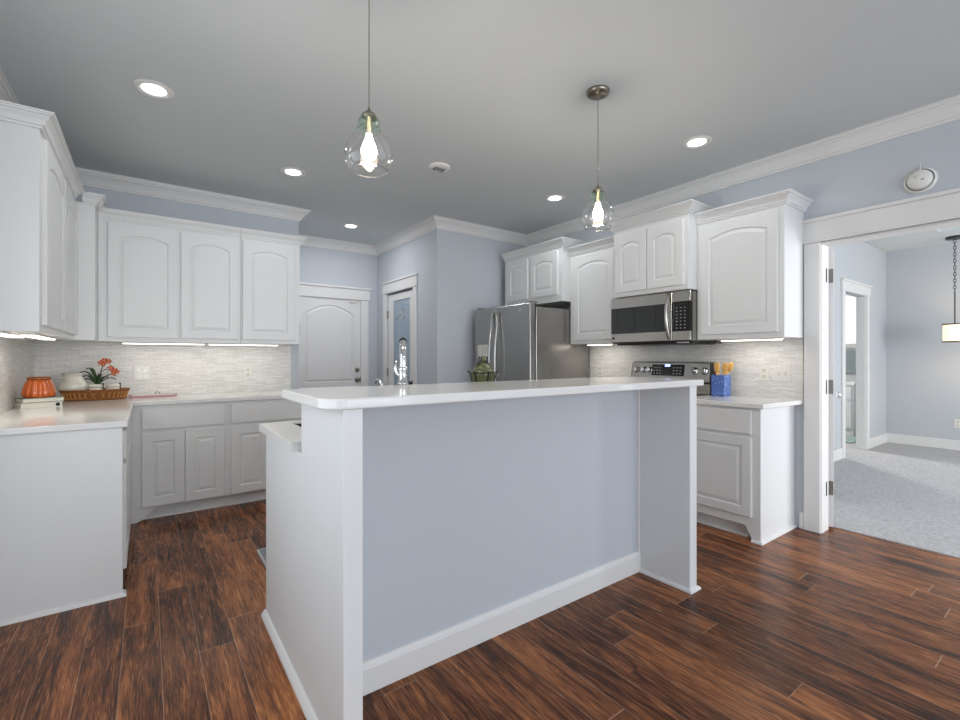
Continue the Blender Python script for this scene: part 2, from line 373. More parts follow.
# bedroom opening casing
CW = .018
struct('trim_2', boxes((XR-CW, XR, 1.217, 1.316, 0, 2.055), (XR-CW, XR, -.51, -.405, 0, 2.055)), 'trim', .004, label='white side casings of the bedroom opening', cat='trim')
struct('trim_3', boxes((XR-CW-.004, XR, -.52, 1.322, 2.055, 2.205), (XR-CW-.012, XR, -.53, 1.330, 2.055, 2.066), (XR-CW-.020, XR, -.54, 1.338, 2.205, 2.228)), 'trim', .003, label='white header casing over the bedroom opening', cat='trim')
struct('trim_4', boxes((XR-.003, 3.985, 1.212, 1.232, 0, 2.04), (XR-.003, 3.985, -.40, -.385, 0, 2.04), (XR-.003, 3.985, -.40, 1.232, 2.04, 2.055)), 'trim', label='white jamb lining of the bedroom opening', cat='trim')
struct('baseboard_right', boxes((XR-.014, XR, YREAR, -.51, 0, .12), (XR-.014, XR, 1.316, 1.345, 0, .12)), 'trim', .003)
struct('baseboard_left', B(XL, XL+.014, YREAR, 3.02, 0, .12), 'trim', .003)
struct('baseboard_pantry', sweep(NB(), [(XP, 4.745), (XP, YP), (2.95, YP)], BASEB, 0), 'trim')

# door_1 : arched two-panel door in the recess
d1 = struct('door_1', panel_door(.81, 1.145, 1.50, .86, .115, m=.065, th=.02, y0=YR+.02, topm=.09, margin_side=.095), 'trim', label='white arched panel door in the recess', cat='door')
obj('door_panel', panel_door(.81, .845, 1.50, .010, .0, m=.09, th=.02, y0=YR+.02, margin_side=.095), 'trim', d1)
def knob(bm, c, mtx, s=1): return lathe(bm, [(.001, .07*s), (.018*s, .068*s), (.027*s, .055*s), (.026*s, .042*s), (.014*s, .034*s), (.012*s, .012*s), (.031*s, .010*s), (.032*s, 0)], 20, c, mtx)
AXmY = Matrix.Rotation(PI/2, 3, 'X')   # +z -> -y
AXmX = Matrix.Rotation(-PI/2, 3, 'Y')  # +z -> -x
obj('doorknob', knob(NB(), (2.262, YR, .945), AXmY), 'nickel', d1, smooth=True)
obj('deadbolt', lathe(NB(), [(.001, .028), (.020, .026), (.029, .012), (.030, 0)], 20, (2.262, YR, 1.078), AXmY), 'nickel', d1, smooth=True)
obj('strike_plate', B(2.305, 2.317, YR-.012, YR+.004, .915, .985), 'black', d1)
obj('door_sensor', boxes((2.16, 2.245, YR-.022, YR, 1.965, 1.985), (2.215, 2.300, YR-.016, YR, 1.99, 2.003)), 'plate', d1, .003)
obj('hinge', B(1.510, 1.528, YR-.012, YR+.004, 1.50, 1.66), 'black', d1)
struct('trim_5', boxes((2.31, 2.42, YR-.018, YR, 0, 2.0), (1.39, 1.50, YR-.018, YR, 0, 2.0), (1.375, 2.435, YR-.022, YR, 2.005, 2.145), (1.36, 2.45, YR-.038, YR, 2.145, 2.168)), 'trim', .003, label='white casing of the arched panel door', cat='trim')
# door_2 : glazed pantry door (in wall x = XP, faces -x)
yg0, yg1, zg0, zg1 = 4.985, 5.455, .22, 1.965
d2 = struct('door_2', boxes((XP+.015, XP+.05, 4.853, yg0, .012, 2.055), (XP+.015, XP+.05, yg1, 5.597, .012, 2.055), (XP+.015, XP+.05, yg0, yg1, .012, zg0), (XP+.015, XP+.05, yg0, yg1, zg1, 2.055)), 'trim', .004, label='white pantry door with a tall obscured glass panel', cat='door')
gp = obj('glass_pane', B(XP+.028, XP+.034, yg0, yg1, zg0, zg1), 'pane', d2)
bm = NB()
for k in range(9):
    a = 2*PI*k/9; tube(bm, [(XP+.027, 5.22, 1.80), (XP+.027, 5.22+.10*math.cos(a), 1.80+.05*math.sin(a))], .004, 5)
tube(bm, [(XP+.027, 5.02, 1.70), (XP+.027, 5.12, 1.76), (XP+.027, 5.22, 1.72), (XP+.027, 5.32, 1.76), (XP+.027, 5.42, 1.70)], .006, 5)
tube(bm, [(XP+.027, 5.00, 1.90), (XP+.027, 5.22, 1.93), (XP+.027, 5.44, 1.90)], .004, 5)
obj('etched_scroll', bm, 'mated', gp)
obj('doorknob', knob(NB(), (XP+.015, 4.91, .935), AXmX), 'iron', d2, smooth=True)
for zz in (.35, 1.05, 1.80):
    obj('hinge', B(XP-.003, XP+.015, 5.585, 5.607, zz-.05, zz+.05), 'nickel', d2)
struct('trim_6', boxes((XP-.018, XP, 5.60, 5.69, 0, 2.07), (XP-.018, XP, 4.765, 4.85, 0, 2.07), (XP-.022, XP, 4.755, 5.70, 2.075, 2.20), (XP-.036, XP, 4.742, 5.715, 2.20, 2.222)), 'trim', .003, label='white casing of the pantry door', cat='trim')
struct('trim_7', boxes((XP+.055, XP+.09, 4.85, 5.6, 0, .012), (XP+.09, XP+.095, 4.80, 5.65, 0, 2.1)), 'bath', label='pale pantry interior behind the glass', cat='trim')

# ------------------------------------------------------------------ bedroom beyond
XF, YL, BZ = 8.734, 1.958, 2.775
struct('wall_bedroom_far', B(XF, XF+.1, -3.1, YL+.1, 0, BZ+.4), 'bedwall', cat='wall', label='blue-grey far wall of the bedroom')
struct('wall_bedroom_left', wall_with_holes('y', YL, YL+.1, 3.99, XF, BZ+.4, [(6.95, 7.80, 0, 2.06)]), 'bedwall', cat='wall', label='bedroom wall with the bathroom doorway')
struct('wall_bedroom_right', wall_with_holes('y', -3.1, -3.0, 3.99, XF+.1, BZ+.4, [(4.4, 7.2, .5, 2.2)]), 'bedwall', cat='wall', label='bedroom window wall out of view')
struct('ceiling_bedroom', boxes((3.99, XF, 1.255, YL, BZ, BZ+.08), (7.90, XF, -3.0, 1.255, BZ, BZ+.08), (3.99, 4.6, -3.0, 1.255, BZ, BZ+.08), (4.6, 7.90, -3.0, -2.3, BZ, BZ+.08),
    (4.52, 7.98, -2.38, 1.335, BZ+.28, BZ+.34), (4.6, 7.9, 1.255, 1.335, BZ+.08, BZ+.28), (7.9, 7.98, -2.3, 1.335, BZ+.08, BZ+.28), (4.52, 4.6, -2.38, 1.335, BZ+.08, BZ+.28), (4.6, 7.9, -2.38, -2.3, BZ+.08, BZ+.28)), 'ceil', cat='ceiling', label='bedroom ceiling with a raised tray')
struct('baseboard_bedroom', boxes((XF-.015, XF, -3.0, YL, .008, .14), (7.90, XF-.015, YL-.015, YL, .008, .14), (3.99, 6.85, YL-.015, YL, .008, .14)), 'trim', .003)
struct('trim_8', boxes((6.85, 6.95, YL-.02, YL, .008, 2.06), (7.80, 7.90, YL-.02, YL, .008, 2.06), (6.83, 7.92, YL-.025, YL, 2.06, 2.18), (6.81, 7.94, YL-.04, YL, 2.18, 2.205), (6.95, 6.97, YL, YL+.1, .008, 2.06), (7.78, 7.80, YL, YL+.1, .008, 2.06)), 'trim', .003, label='white casing of the bathroom doorway', cat='trim')
struct('wall_bathroom', boxes((5.5, 10.6, 4.1, 4.2, 0, BZ), (10.5, 10.6, YL+.1, 4.1, 0, BZ), (5.4, 5.5, YL+.1, 4.2, 0, BZ), (XF+.1, 10.5, YL, YL+.1, 0, BZ)), 'bath', cat='wall', label='pale bathroom walls')
struct('ceiling_bathroom', B(5.4, 10.6, YL+.1, 4.2, BZ, BZ+.08), 'ceil', cat='ceiling', label='bathroom ceiling')
# bedroom door seen on its hinge edge
d3 = thing('door', 'white bedroom door swung open, seen on its hinged edge', 'door', (4.0, 1.185, 0), R(18.3))
d3['kind'] = 'structure'; d3.name = 'door_3'
obj('door_slab', B(0, .76, 0, .036, .02, 2.025), 'trim', d3, .002)
bm = knob(NB(), (.70, 0, .93), AXmY); obj('doorknob', bm, 'chrome', d3, smooth=True)
for zz in (.30, 1.03, 1.83):
    h = obj('hinge', boxes((-.004, 0, .003, .033, zz-.05, zz+.05)), 'hinge', d3)
    obj('jamb_leaf', boxes((-.055, -.012, .0395, .0415, zz-.05, zz+.05)), 'hinge', h)
    obj('pin', lathe(NB(), [(.006, zz-.055), (.006, zz+.055)], 10, (-.006, .040, 0), close=True), 'nickel', h)
# bathroom bits seen through the doorway
bw = struct('window_4', boxes((10.44, 10.5, 2.55, 3.45, 1.42, 1.50), (10.44, 10.5, 2.55, 2.62, 1.50, 2.45), (10.44, 10.5, 3.38, 3.45, 1.50, 2.45), (10.44, 10.5, 2.55, 3.45, 2.45, 2.53)), 'trim', label='bright bathroom window with a pale blind')
obj('blind', B(10.46, 10.48, 2.62, 3.38, 1.50, 2.45), 'sky', bw)
bv = thing('bathroom_vanity', 'white vanity cabinet seen through the bathroom doorway', 'cabinet', (8.95, 2.85, .008), R(-90))
obj('carcass', B(-.45, .45, 0, .55, 0, .80), 'bath', bv, .003)
obj('vanity_top', B(-.47, .47, -.02, .55, .80, .84), 'quartz', bv, .003)
for k, (a, b) in enumerate(((-.43, -.01), (.01, .43))):
    obj('door', panel_door(b-a, .42, a, .12, 0), 'bath', bv); 
    dr = obj('drawer', B(a, b, -.02, 0, .57, .76), 'bath', bv, .003)
mr = tag(obj('bathroom_mirror', B(10.46, 10.495, 2.2, 3.6, .95, 1.38), 'mirror'), 'wide mirror low on the bathroom wall beyond the vanity', 'mirror')
tag(obj('bath_rug', B(8.15, 8.85, 2.2, 3.1, .008, .025), 'rug', bevel=.006), 'green-grey rug on the bathroom floor before the vanity', 'rug')
# drum pendant
dp = thing('drum_pendant', 'lit crystal drum pendant on a dark chain in the bedroom', 'lamp', (8.30, 1.19, BZ))
obj('canopy', disc(.085, -.03, 0, 24), 'chain', dp)
bm = NB()
for k in range(16):
    z0 = -.035-k*.042; pts = []
    for q in range(9):
        a = 2*PI*q/8; dx = .012*math.cos(a); pts.append(((dx if k % 2 else 0), (0 if k % 2 else dx), z0-.021+.027*math.sin(a)))
    tube(bm, pts, .004, 5, False)
obj('chain', bm, 'chain', dp)
obj('stem', disc(.007, -1.11, -.70, 8), 'chain', dp)
dr = obj('drum', lathe(NB(), [(.110, -1.33), (.110, -1.12)], 28), 'drum', dp)
for zz in (-1.34, -1.12): obj('band', lathe(NB(), [(.106, zz), (.118, zz), (.118, zz+.014), (.106, zz+.014), (.106, zz)], 28), 'chain', dp)
obj('spider', boxes((-.11, .11, -.004, .004, -1.115, -1.108), (-.004, .004, -.11, .11, -1.108, -1.101)), 'chain', dp)
pl = bpy.data.lights.new('drum_glow', 'POINT'); pl.energy = 7; pl.color = (1, .85, .68); pl.shadow_soft_size = .06
po = bpy.data.objects.new('drum_glow', pl); C.objects.link(po); po.parent = dp; po.location = (0, 0, -1.22)
vt = thing('air_vent', 'dark slotted air vent in the bedroom ceiling', 'vent', (7.20, 1.57, BZ))
obj('vent_frame', B(-.19, .19, -.045, .045, -.006, 0), 'plate', vt)
for k in range(6): obj('slot', B(-.17+k*.058, -.125+k*.058, -.03, .03, -.008, -.005), 'dark', vt)

# ------------------------------------------------------------------ cabinets
RIGHT, LEFT = -PI/2, PI/2
def crown(parent, path, z): obj('crown_moulding', sweep(NB(), path, CABCR, z), 'cab', parent)
def upper(name, label, loc, rz, w_, d, z0, z1, doors, path, rise=.045, door_z=None, cat='cabinet', group='upper kitchen cabinets', over=0):
    t = thing(name, label, cat, (loc[0], loc[1], z0), rz, group)
    obj('body', B(0, w_, 0, d, 0, z1-z0), 'cab', t, .0015)
    a, b = door_z or (.035, z1-z0-.035)
    for x0, x1 in doors:
        obj('door', panel_door(x1-x0, b-a, x0, a, rise, m=.064, topm=.078), 'cab', t)
    if path: crown(t, path, z1-z0-.006)
    return t
# right wall, from the opening towards the pantry
upper('wall_cabinet', 'tall single-door upper cabinet beside the bedroom opening', (3.52, 1.933), RIGHT, .612, .332, 1.383, 2.303, [(.035, .575)], [(0, 0), (.612, 0), (.612, .332)], .042)
upper('wall_cabinet', 'raised double-door cabinet directly above the microwave', (3.39, 2.634), RIGHT, .701, .462, 1.776, 2.378, [(.028, .342), (.348, .665)], [(0, .13), (0, 0), (.701, 0), (.701, .462)], .032, (.035, .545))
upper('wall_cabinet', 'narrow single-door cabinet between microwave and refrigerator cabinets', (3.52, 3.277), RIGHT, .587, .332, 1.378, 2.293, [(.055, .555)], [(0, 0), (.587, 0)], .040)
upper('wall_cabinet', 'raised double-door cabinet directly above the refrigerator', (3.400, 4.195), RIGHT, .918, .452, 1.815, 2.382, [(.06, .410), (.460, .865)], [(0, .0), (.918, 0), (.918, .452)], .032, (.07, .52))
# left wall run and its corner, then the lower back run
upper('wall_cabinet', 'left wall double-door cabinet with a plain end panel', (-.42, 3.03), LEFT, 1.29, .290, 1.366, 2.352, [(.06, .655), (.685, 1.265)], [(0, .290), (0, 0), (1.228, 0)], .045)
t = upper('corner_cabinet', 'tall blank corner cabinet between left and back runs', (XL+.002, 4.32), 0, .406, .575, 1.366, 2.352, [], [(.34, 0), (.406, 0), (.406, .168)])
upper('wall_cabinet', 'double-door upper cabinet on the back wall, next to the corner', (-.305, 4.55), 0, .973, .345, 1.366, 2.318, [(.058, .508), (.530, .952)], [(0, 0), (.973, 0)], .042)
upper('wall_cabinet', 'single-door upper cabinet at the right end of the back wall', (.670, 4.55), 0, .505, .345, 1.366, 2.318, [(.014, .456)], [(0, 0), (.505, 0), (.505, .345)], .042)

def base(name, label, loc, rz, w_, d, top, group='base kitchen cabinets'):
    t = thing(name, label, 'cabinet', (loc[0], loc[1], 0), rz, group)
    return t
# peninsula cabinet on the left wall : end panel faces the viewer
t = base('base_cabinet', 'left peninsula base cabinet with a broad plain end panel', (-.11, 3.05), LEFT, 0, 0, 0)
obj('body', boxes((.02, 1.24, 0, .603, .10, .878)), 'cab', t, .0015)
obj('end_panel', B(-.02, .02, -.006, .603, 0, .878), 'cab', t, .002)
obj('shoe_moulding', sweep(NB(), [(-.02, .603), (-.02, -.006), (.02, -.006)], SHOE, 0), 'trim', t)
obj('toe_board', B(.26, 1.24, .006, .03, 0, .10), 'cab', t)
obj('drawer', B(.05, .60, -.02, 0, .70, .85), 'cab', t, .003); obj('drawer', B(.63, 1.18, -.02, 0, .70, .85), 'cab', t, .003)
obj('door', panel_door(.55, .56, .05, .115), 'cab', t); obj('door', panel_door(.55, .56, .63, .115), 'cab', t)
# back run
TB = .878
t = base('base_cabinet', 'back run base cabinet with one wide drawer over two doors', (-.11, 4.30), 0, 0, 0, 0)
obj('body', B(.0, .645, 0, .585, .10, TB), 'cab', t, .0015)
obj('toe_board', prism(NB(), [(0, 0), (.645, 0), (.645, .10), (0, .10)], 'y', .075, .09), 'cab', t)
bm = NB(); foot = [(.0, .0), (.045, .0), (.075, .012), (.11, .045), (.15, .085), (.19, .10), (.0, .10)]
prism(bm, foot, 'y', 0.0, .02); obj('bracket_foot', bm, 'cab', t)
obj('shoe_moulding', sweep(NB(), [(.0, .075), (.645, .075)], SHOE, 0), 'trim', t)
obj('drawer', B(.075, .625, -.02, 0, .695, .850), 'cab', t, .004)
obj('door', panel_door(.272, .560, .075, .110, m=.066), 'cab', t); obj('door', panel_door(.272, .560, .352, .110, m=.066), 'cab', t)
t = base('base_cabinet', 'back run base cabinet with a drawer over one door', (.535, 4.30), 0, 0, 0, 0)
obj('body', B(.0, .66, 0, .585, .10, TB), 'cab', t, .0015)
obj('toe_board', B(0, .66, .075, .09, 0, .10), 'cab', t)
obj('shoe_moulding', sweep(NB(), [(.0, .075), (.66, .075)], SHOE, 0), 'trim', t)
obj('drawer', B(.025, .63, -.02, 0, .695, .850), 'cab', t, .004)
obj('door', panel_door(.297, .560, .025, .110, m=.066), 'cab', t); obj('door', panel_door(.297, .560, .333, .110, m=.066), 'cab', t)
# right of the range
t = base('base_cabinet', 'base cabinet with drawer and door at the bedroom opening', (3.302, 1.955), RIGHT, 0, 0, 0)
obj('body', B(.016, .575, 0, .549, .10, .90), 'cab', t, .0015)
bm = NB()
obj('end_panel', B(.553, .575, .075, .549, 0, .10), 'cab', t)
fpoly = [(.575, 0), (.528, 0), (.520, .010), (.513, .035), (.502, .055), (.490, .064), (.480, .10), (.575, .10)]
prism(bm, fpoly, 'y', 0, .02); box(bm, .553, .575, .02, .075, 0, .10); obj('bracket_foot', bm, 'cab', t)
obj('toe_board', B(.016, .553, .075, .09, 0, .10), 'cab', t)
obj('shoe_moulding', sweep(NB(), [(.52, 0), (.575, 0), (.575, .545)], SHOE, 0), 'trim', t)
obj('shoe_moulding', sweep(NB(), [(.016, .075), (.47, .075)], SHOE, 0), 'trim', t)
obj('drawer', B(.02, .522, -.02, 0, .722, .885), 'cab', t, .005)
obj('door', panel_door(.502, .535, .02, .165, m=.06), 'cab', t)
t = base('base_cabinet', 'base cabinet between range and refrigerator, mostly behind the island', (3.29, 3.255), RIGHT, 0, 0, 0)
obj('body', B(0, .555, 0, .552, .10, .90), 'cab', t, .0015); obj('toe_board', B(0, .555, .075, .09, 0, .10), 'cab', t)
obj('drawer', B(.02, .535, -.02, 0, .722, .885), 'cab', t, .005); obj('door', panel_door(.515, .54, .02, .165), 'cab', t)

# countertops
def counter(name, label, poly, z0, z1):
    bm = NB(); prism(bm, poly, 'z', z0, z1); o = obj(name, bm, 'quartz', None, .006, seg=3)
    return tag(o, label, 'countertop')
counter('countertop', 'white quartz L-shaped countertop of the left and back runs', [(XL+.009, 3.015), (-.082, 3.015), (-.082, 4.268), (1.205, 4.268), (1.205, YB-.009), (XL+.009, YB-.009)], .879, .912)
counter('countertop', 'white quartz countertop right of the range', [(3.272, 1.350), (XR-.009, 1.322), (XR-.009, 1.938), (3.270, 1.938)], .901, .934)
counter('countertop', 'white quartz countertop between range and refrigerator', [(3.262, 2.70), (XR-.009, 2.70), (XR-.009, 3.262), (3.262, 3.262)], .901, .934)

# ------------------------------------------------------------------ island
YI = 1.632
isl = thing('kitchen_island', 'white island with pale blue seating wall and raised bar', 'island', (.462, 1.31, 0))
IX, IY = .462, 1.31
def ib(x0, x1, y0, y1, z0, z1): return B(x0-IX, x1-IX, y0-IY, y1-IY, z0, z1)
obj('half_wall', ib(.522, 2.3226, YI, 1.790, 0, 1.09), 'wall', isl)
obj('end_panel', prism(NB(), [(.006, 0), (1.083, 0), (1.083, .885), (.458, .885), (.458, 1.09), (.006, 1.09)], 'x', 0, .060), 'cab', isl, .003)
obj('end_panel', ib(2.3226, 2.390, 1.316, 1.790, 0, 1.09), 'cab', isl, .003)
obj('base_cabinet', boxes((.061, 1.908, .4815, 1.01, 0, .10), (.061, 1.908, .4815, 1.083, .10, .66), (.061, .10, .4815, 1.083, .66, .885), (.85, 1.908, .4815, 1.083, .66, .885), (.10, .85, .4815, .505, .66, .885), (.10, .85, 1.073, 1.083, .66, .885), (1.908, 1.928, .4815, 1.083, 0, .885)), 'cab', isl, .0015)
obj('baseboard', sweep(NB(), [(.522-IX, YI-IY), (2.3226-IX, YI-IY)], BASEB, 0), 'trim', isl)
SHOE2 = [(0, 0), (.020, 0), (.019, .010), (.010, .024), (.004, .030), (0, .031)]
obj('shoe_moulding', sweep(NB(), [(0, 2.400-IY), (0, .006)], SHOE2, 0), 'trim', isl)
obj('shoe_moulding', sweep(NB(), [(2.3226-IX, YI-IY-.016), (2.3226-IX, .006), (2.390-IX, .006), (2.390-IX, 1.09)], SHOE, 0), 'trim', isl)
for xa, xb in ((2.3106, 2.3226), (.522, .530)):
    obj('corner_bead', ib(xa, xb, YI-.010, YI, .115, 1.09), 'trim', isl)
for k in range(3):
    xa = .02+k*.635; dl = obj('door', panel_door(.60, .56, xa, .115), 'cab', isl); dl.matrix_local = Matrix.Translation((1.928, 1.083, 0)) @ Matrix.Rotation(PI, 4, 'Z')
# bar top with a rounded front left corner
def rounded(x0, x1, y0, y1, rl, rr, n=8):
    p = []
    for cx, cy, a0, r in ((x0+rl, y0+rl, PI, rl), (x1-rr, y0+rr, 1.5*PI, rr)):
        for i in range(n+1):
            a = a0+PI/2*i/n; p.append((cx+r*math.cos(a), cy+r*math.sin(a)))
    p += [(x1, y1), (x0, y1)]
    return p
counter('bar_countertop', 'long white quartz raised bar top with a rounded corner', rounded(.404, 2.440, 1.297, 1.820, .080, .018), 1.0905, 1.123)
hole = (.575, 1.30, 1.98, 2.375)
bm = NB(); xs = [.440, hole[0], hole[1], 2.40]; ys = [1.830, hole[2], hole[3], 2.445]
for i in range(3):
    for j in range(3):
        if i == 1 and j == 1: continue
        y0_, y1_ = ys[j], ys[j+1]
        box(bm, xs[i], xs[i+1], y0_, y1_, .886, .920)
bmesh.ops.remove_doubles(bm, verts=bm.verts, dist=1e-5)
fs = {}
for f in bm.faces: fs.setdefault(tuple(sorted(v.index for v in f.verts)), []).append(f)
bm.verts.index_update(); fs = {}
for f in bm.faces: fs.setdefault(tuple(sorted(v.index for v in f.verts)), []).append(f)
dele = [f for l in fs.values() if len(l) > 1 for f in l]
bmesh.ops.delete(bm, geom=dele, context='FACES')
tag(obj('island_countertop', bm, 'quartz', None), 'lower white quartz sink counter behind the raised bar', 'countertop')
# sink
sk = thing('kitchen_sink', 'stainless undermount sink in the lower island counter', 'sink', (.9375, 2.1775, .885))
x0, x1, y0, y1 = -.36, .36, -.195, .195
obj('bowl', boxes((x0, x1, y0, y1, -.20, -.19), (x0, x0+.008, y0, y1, -.19, .030), (x1-.008, x1, y0, y1, -.19, .030), (x0, x1, y0, y0+.008, -.19, .030), (x0, x1, y1-.008, y1, -.19, .030)), 'steel', sk)
obj('drain', disc(.045, -.19, -.186, 20), 'chrome', sk)
# faucet
fx, fy, fz = .945, 1.905, .920
fa = thing('kitchen_faucet', 'tall chrome pull-down faucet rising behind the bar top', 'faucet', (fx, fy, fz), -math.atan2(fx, fy))
obj('base_flange', lathe(NB(), [(.030, 0), (.030, .01), (.024, .016)], 24, close=True), 'chrome', fa, smooth=False)
obj('neck', lathe(NB(), [(.021, .012), (.020, .195), (.026, .198), (.027, .206), (.021, .211), (.0195, .26), (.022, .266), (.022, .274), (.018, .28)], 24), 'chrome', fa, smooth=True)
pts = []
for i in range(15):
    a = PI-PI*i/14*1.0
    pts.append((0.0, .085+.085*math.cos(a), .30+.098*math.sin(a)))
pts = [(0, 0, .24), (0, 0, .28)]+pts
obj('spout', tube(NB(), pts, .0165, 14), 'chrome', fa, smooth=True)
obj('spray_head', lathe(NB(), [(.017, .30), (.019, .25), (.021, .20), (.017, .19), (.001, .19)], 20, (0, .17, 0)), 'chrome', fa, smooth=True)
obj('tip_band', tube(NB(), [(0, .055, .394), (0, .085, .399), (0, .115, .394)], .0185, 14), 'black', fa, smooth=True)
obj('lever', tube(NB(), [(-.015, 0, .235), (-.028, 0, .245), (-.035, -.004, .268), (-.028, -.006, .31)], [.009, .008, .007, .005], 10), 'chrome', fa, smooth=True)
sd = thing('soap_dispenser', 'small chrome soap dispenser pump beside the faucet', 'dispenser', (.845, 1.905, .920))
obj('body', lathe(NB(), [(.018, 0), (.018, .012), (.012, .02), (.012, .16), (.006, .17), (.006, .205)], 16), 'chrome', sd, smooth=True)
obj('pump_spout', tube(NB(), [(0, 0, .195), (-.004, .02, .222), (-.006, .045, .222), (-.006, .06, .208)], .007, 10), 'chrome', sd, smooth=True)
# green jar in a black iron holder
gj = thing('lidded_jar', 'mossy green glass jar in a black iron holder by the bar', 'jar', (1.49, 2.03, .9205))
obj('body', lathe(NB(), [(.001, 0), (.052, 0), (.058, .08), (.068, .19), (.078, .225), (.082, .245), (.06, .262), (.045, .272)], 28), 'ggreen', gj, smooth=True)
ld = obj('lid', lathe(NB(), [(.062, .262), (.058, .275), (.035, .29), (.02, .296), (.001, .298)], 24), 'ggreen', gj, smooth=True)
obj('lid_knob', lathe(NB(), [(.004, .296), (.010, .305), (.016, .318), (.012, .332), (.001, .338)], 14), 'ggreen', ld, smooth=True)
bm = NB()
for k in range(6):
    a = 2*PI*k/6+.3; c, s = math.cos(a), math.sin(a)
    tube(bm, [(c*r, s*r, z) for r, z in ((.056, .004), (.061, .08), (.072, .19), (.086, .236), (.096, .252), (.104, .244))], .0035, 6)
for r, z in ((.064, .09), (.088, .242)):
    tube(bm, [(r*math.cos(2*PI*i/20), r*math.sin(2*PI*i/20), z) for i in range(21)], .0032, 6, False)
obj('iron_holder', bm, 'iron', gj)
bm = NB()
for sgn in (-1, 1):
    tube(bm, [(sgn*.07*.8, .0, .262), (sgn*.045, .0, .292), (sgn*.022, 0, .300), (sgn*.012, 0, .322), (sgn*.030, 0, .330), (sgn*.036, 0, .305)], .006, 7)
obj('scroll_handle', bm, 'iron', gj)
gj.scale = (.84, .84, .985)
km = thing('kitchen_mat', 'grey cushioned mat on the floor on the sink side', 'mat', (.565, 2.60, 0))
obj('pad', B(.012, 1.6, .012, .60, 0, .016), 'mat', km, .004)
obj('edge', boxes((0, .012, 0, .612, 0, .014), (.012, 1.6, .60, .612, 0, .014)), 'mated', km)

# ------------------------------------------------------------------ appliances
# refrigerator, side by side : local front = -y, width along +x (runs towards the viewer)
fr = thing('refrigerator', 'stainless side-by-side refrigerator with curved handles', 'refrigerator', (2.965, 4.195, 0), RIGHT)
obj('cabinet', B(.004, .908, .085, .84, .02, 1.735), 'fside', fr, .006)
obj('kick_grille', B(.02, .89, .07, .085, .02, .09), 'black', fr)
ld = obj('freezer_door', B(0, .388, 0, .066, .10, 1.772), 'steel', fr, .010, seg=3)
rd = obj('fresh_food_door', B(.394, .914, 0, .066, .10, 1.772), 'steel', fr, .010, seg=3)
obj('gasket', boxes((.008, .382, .066, .085, .11, 1.765), (.40, .906, .066, .085, .11, 1.765)), 'black', fr)
for par, hx in ((ld, .342), (rd, .440)):
    pts = [(hx, .0, .70)]+[(hx, -.012-.050*math.sin(PI*i/12), .70+1.0*i/12) for i in range(13)]+[(hx, 0, 1.70)]
    bm = NB(); tube(bm, [(p[0], p[1], p[2]) for p in pts], .013, 10)
    obj('door_handle', bm, 'steel', par, smooth=True)
obj('dispenser_frame', boxes((.06, .28, -.004, .0, 1.375, 1.38), (.06, .066, -.004, 0, .98, 1.38), (.274, .28, -.004, 0, .98, 1.38), (.066, .274, -.003, 0, 1.20, 1.375)), 'plate', ld)
obj('dispenser_recess', B(.066, .274, -.002, .001, .98, 1.20), 'black', ld)
obj('badge', lathe(NB(), [(.014, 0), (.014, .003), (.001, .004)], 20, (.775, 0, 1.705), AXmY), 'chrome', rd)
for xa in (.02, .83): obj('hinge_cover', B(xa, xa+.07, .02, .12, 1.772, 1.79), 'fside', fr, .004)
# microwave
mw = thing('microwave', 'stainless over-the-range microwave with black glass window', 'microwave', (3.43, 2.698, 1.355), RIGHT)
obj('case', B(0, .757, .025, .410, .012, .418), 'black', mw, .003)
obj('side_sheet', boxes((.757, .760, .03, .36, .02, .41)), 'fside', mw)
dd = obj('door', B(0, .600, 0, .025, .022, .418), 'steel2', mw, .003)
obj('window', B(.006, .556, -.002, .001, .098, .326), 'wglass', dd)
for xa in (.07, .245, .455): obj('window_divider', B(xa, xa+.004, -.003, 0, .10, .325), 'black', dd)
hp = [(.580, 0, .045)]+[(.580, -.012-.036*math.sin(PI*i/10), .045+.36*i/10) for i in range(11)]+[(.580, 0, .405)]
obj('handle', tube(NB(), hp, .014, 10), 'steel2', dd, smooth=True)
cp = obj('control_panel', B(.603, .757, 0, .025, .022, .097), 'steel2', mw, .003); obj('panel_cap', B(.603, .757, 0, .025, .330, .418), 'steel2', mw, .003)
kb = obj('keypad', B(.603, .752, .001, .025, .0975, .3295), 'bglass', cp)
for r in range(7):
    for c in range(3): obj('key', B(.638+c*.034, .648+c*.034, -.0005, .001, .118+r*.027, .124+r*.027), 'keys', kb)
obj('key_display', B(.635, .725, -.0005, .001, .303, .318), 'wglass', kb)
obj('badge', lathe(NB(), [(.011, 0), (.011, .002), (.001, .003)], 16, (.028, 0, .060), AXmY), 'black', dd)
vg = obj('vent_grille', B(.03, .75, .05, .39, -.004, .012), 'black', mw)
obj('cooktop_light', B(.62, .72, .04, .09, .004, .013), 'plate', mw)
obj('filter_tab', boxes((.735, .80, .30, .41, .0, .010)), 'nickel', mw)
# range
rg = thing('range', 'stainless electric range with knobs and clock on its backguard', 'stove', (3.245, 2.697, 0), RIGHT)
obj('body', B(0, .755, .03, .585, .03, .905), 'black', rg, .003)
obj('cooktop', B(-.002, .757, .0, .54, .905, .930), 'bglass', rg, .004)
od = obj('oven_door', B(.01, .745, 0, .03, .26, .80), 'steel2', rg, .004)
obj('door_window', B(.12, .63, -.002, 0, .38, .66), 'bglass', od)
obj('door_handle', tube(NB(), [(.06, 0, .745), (.06, -.045, .745), (.695, -.045, .745), (.695, 0, .745)], .012, 8), 'steel2', od)
obj('storage_drawer', B(.01, .745, 0, .03, .06, .25), 'steel2', rg, .004)
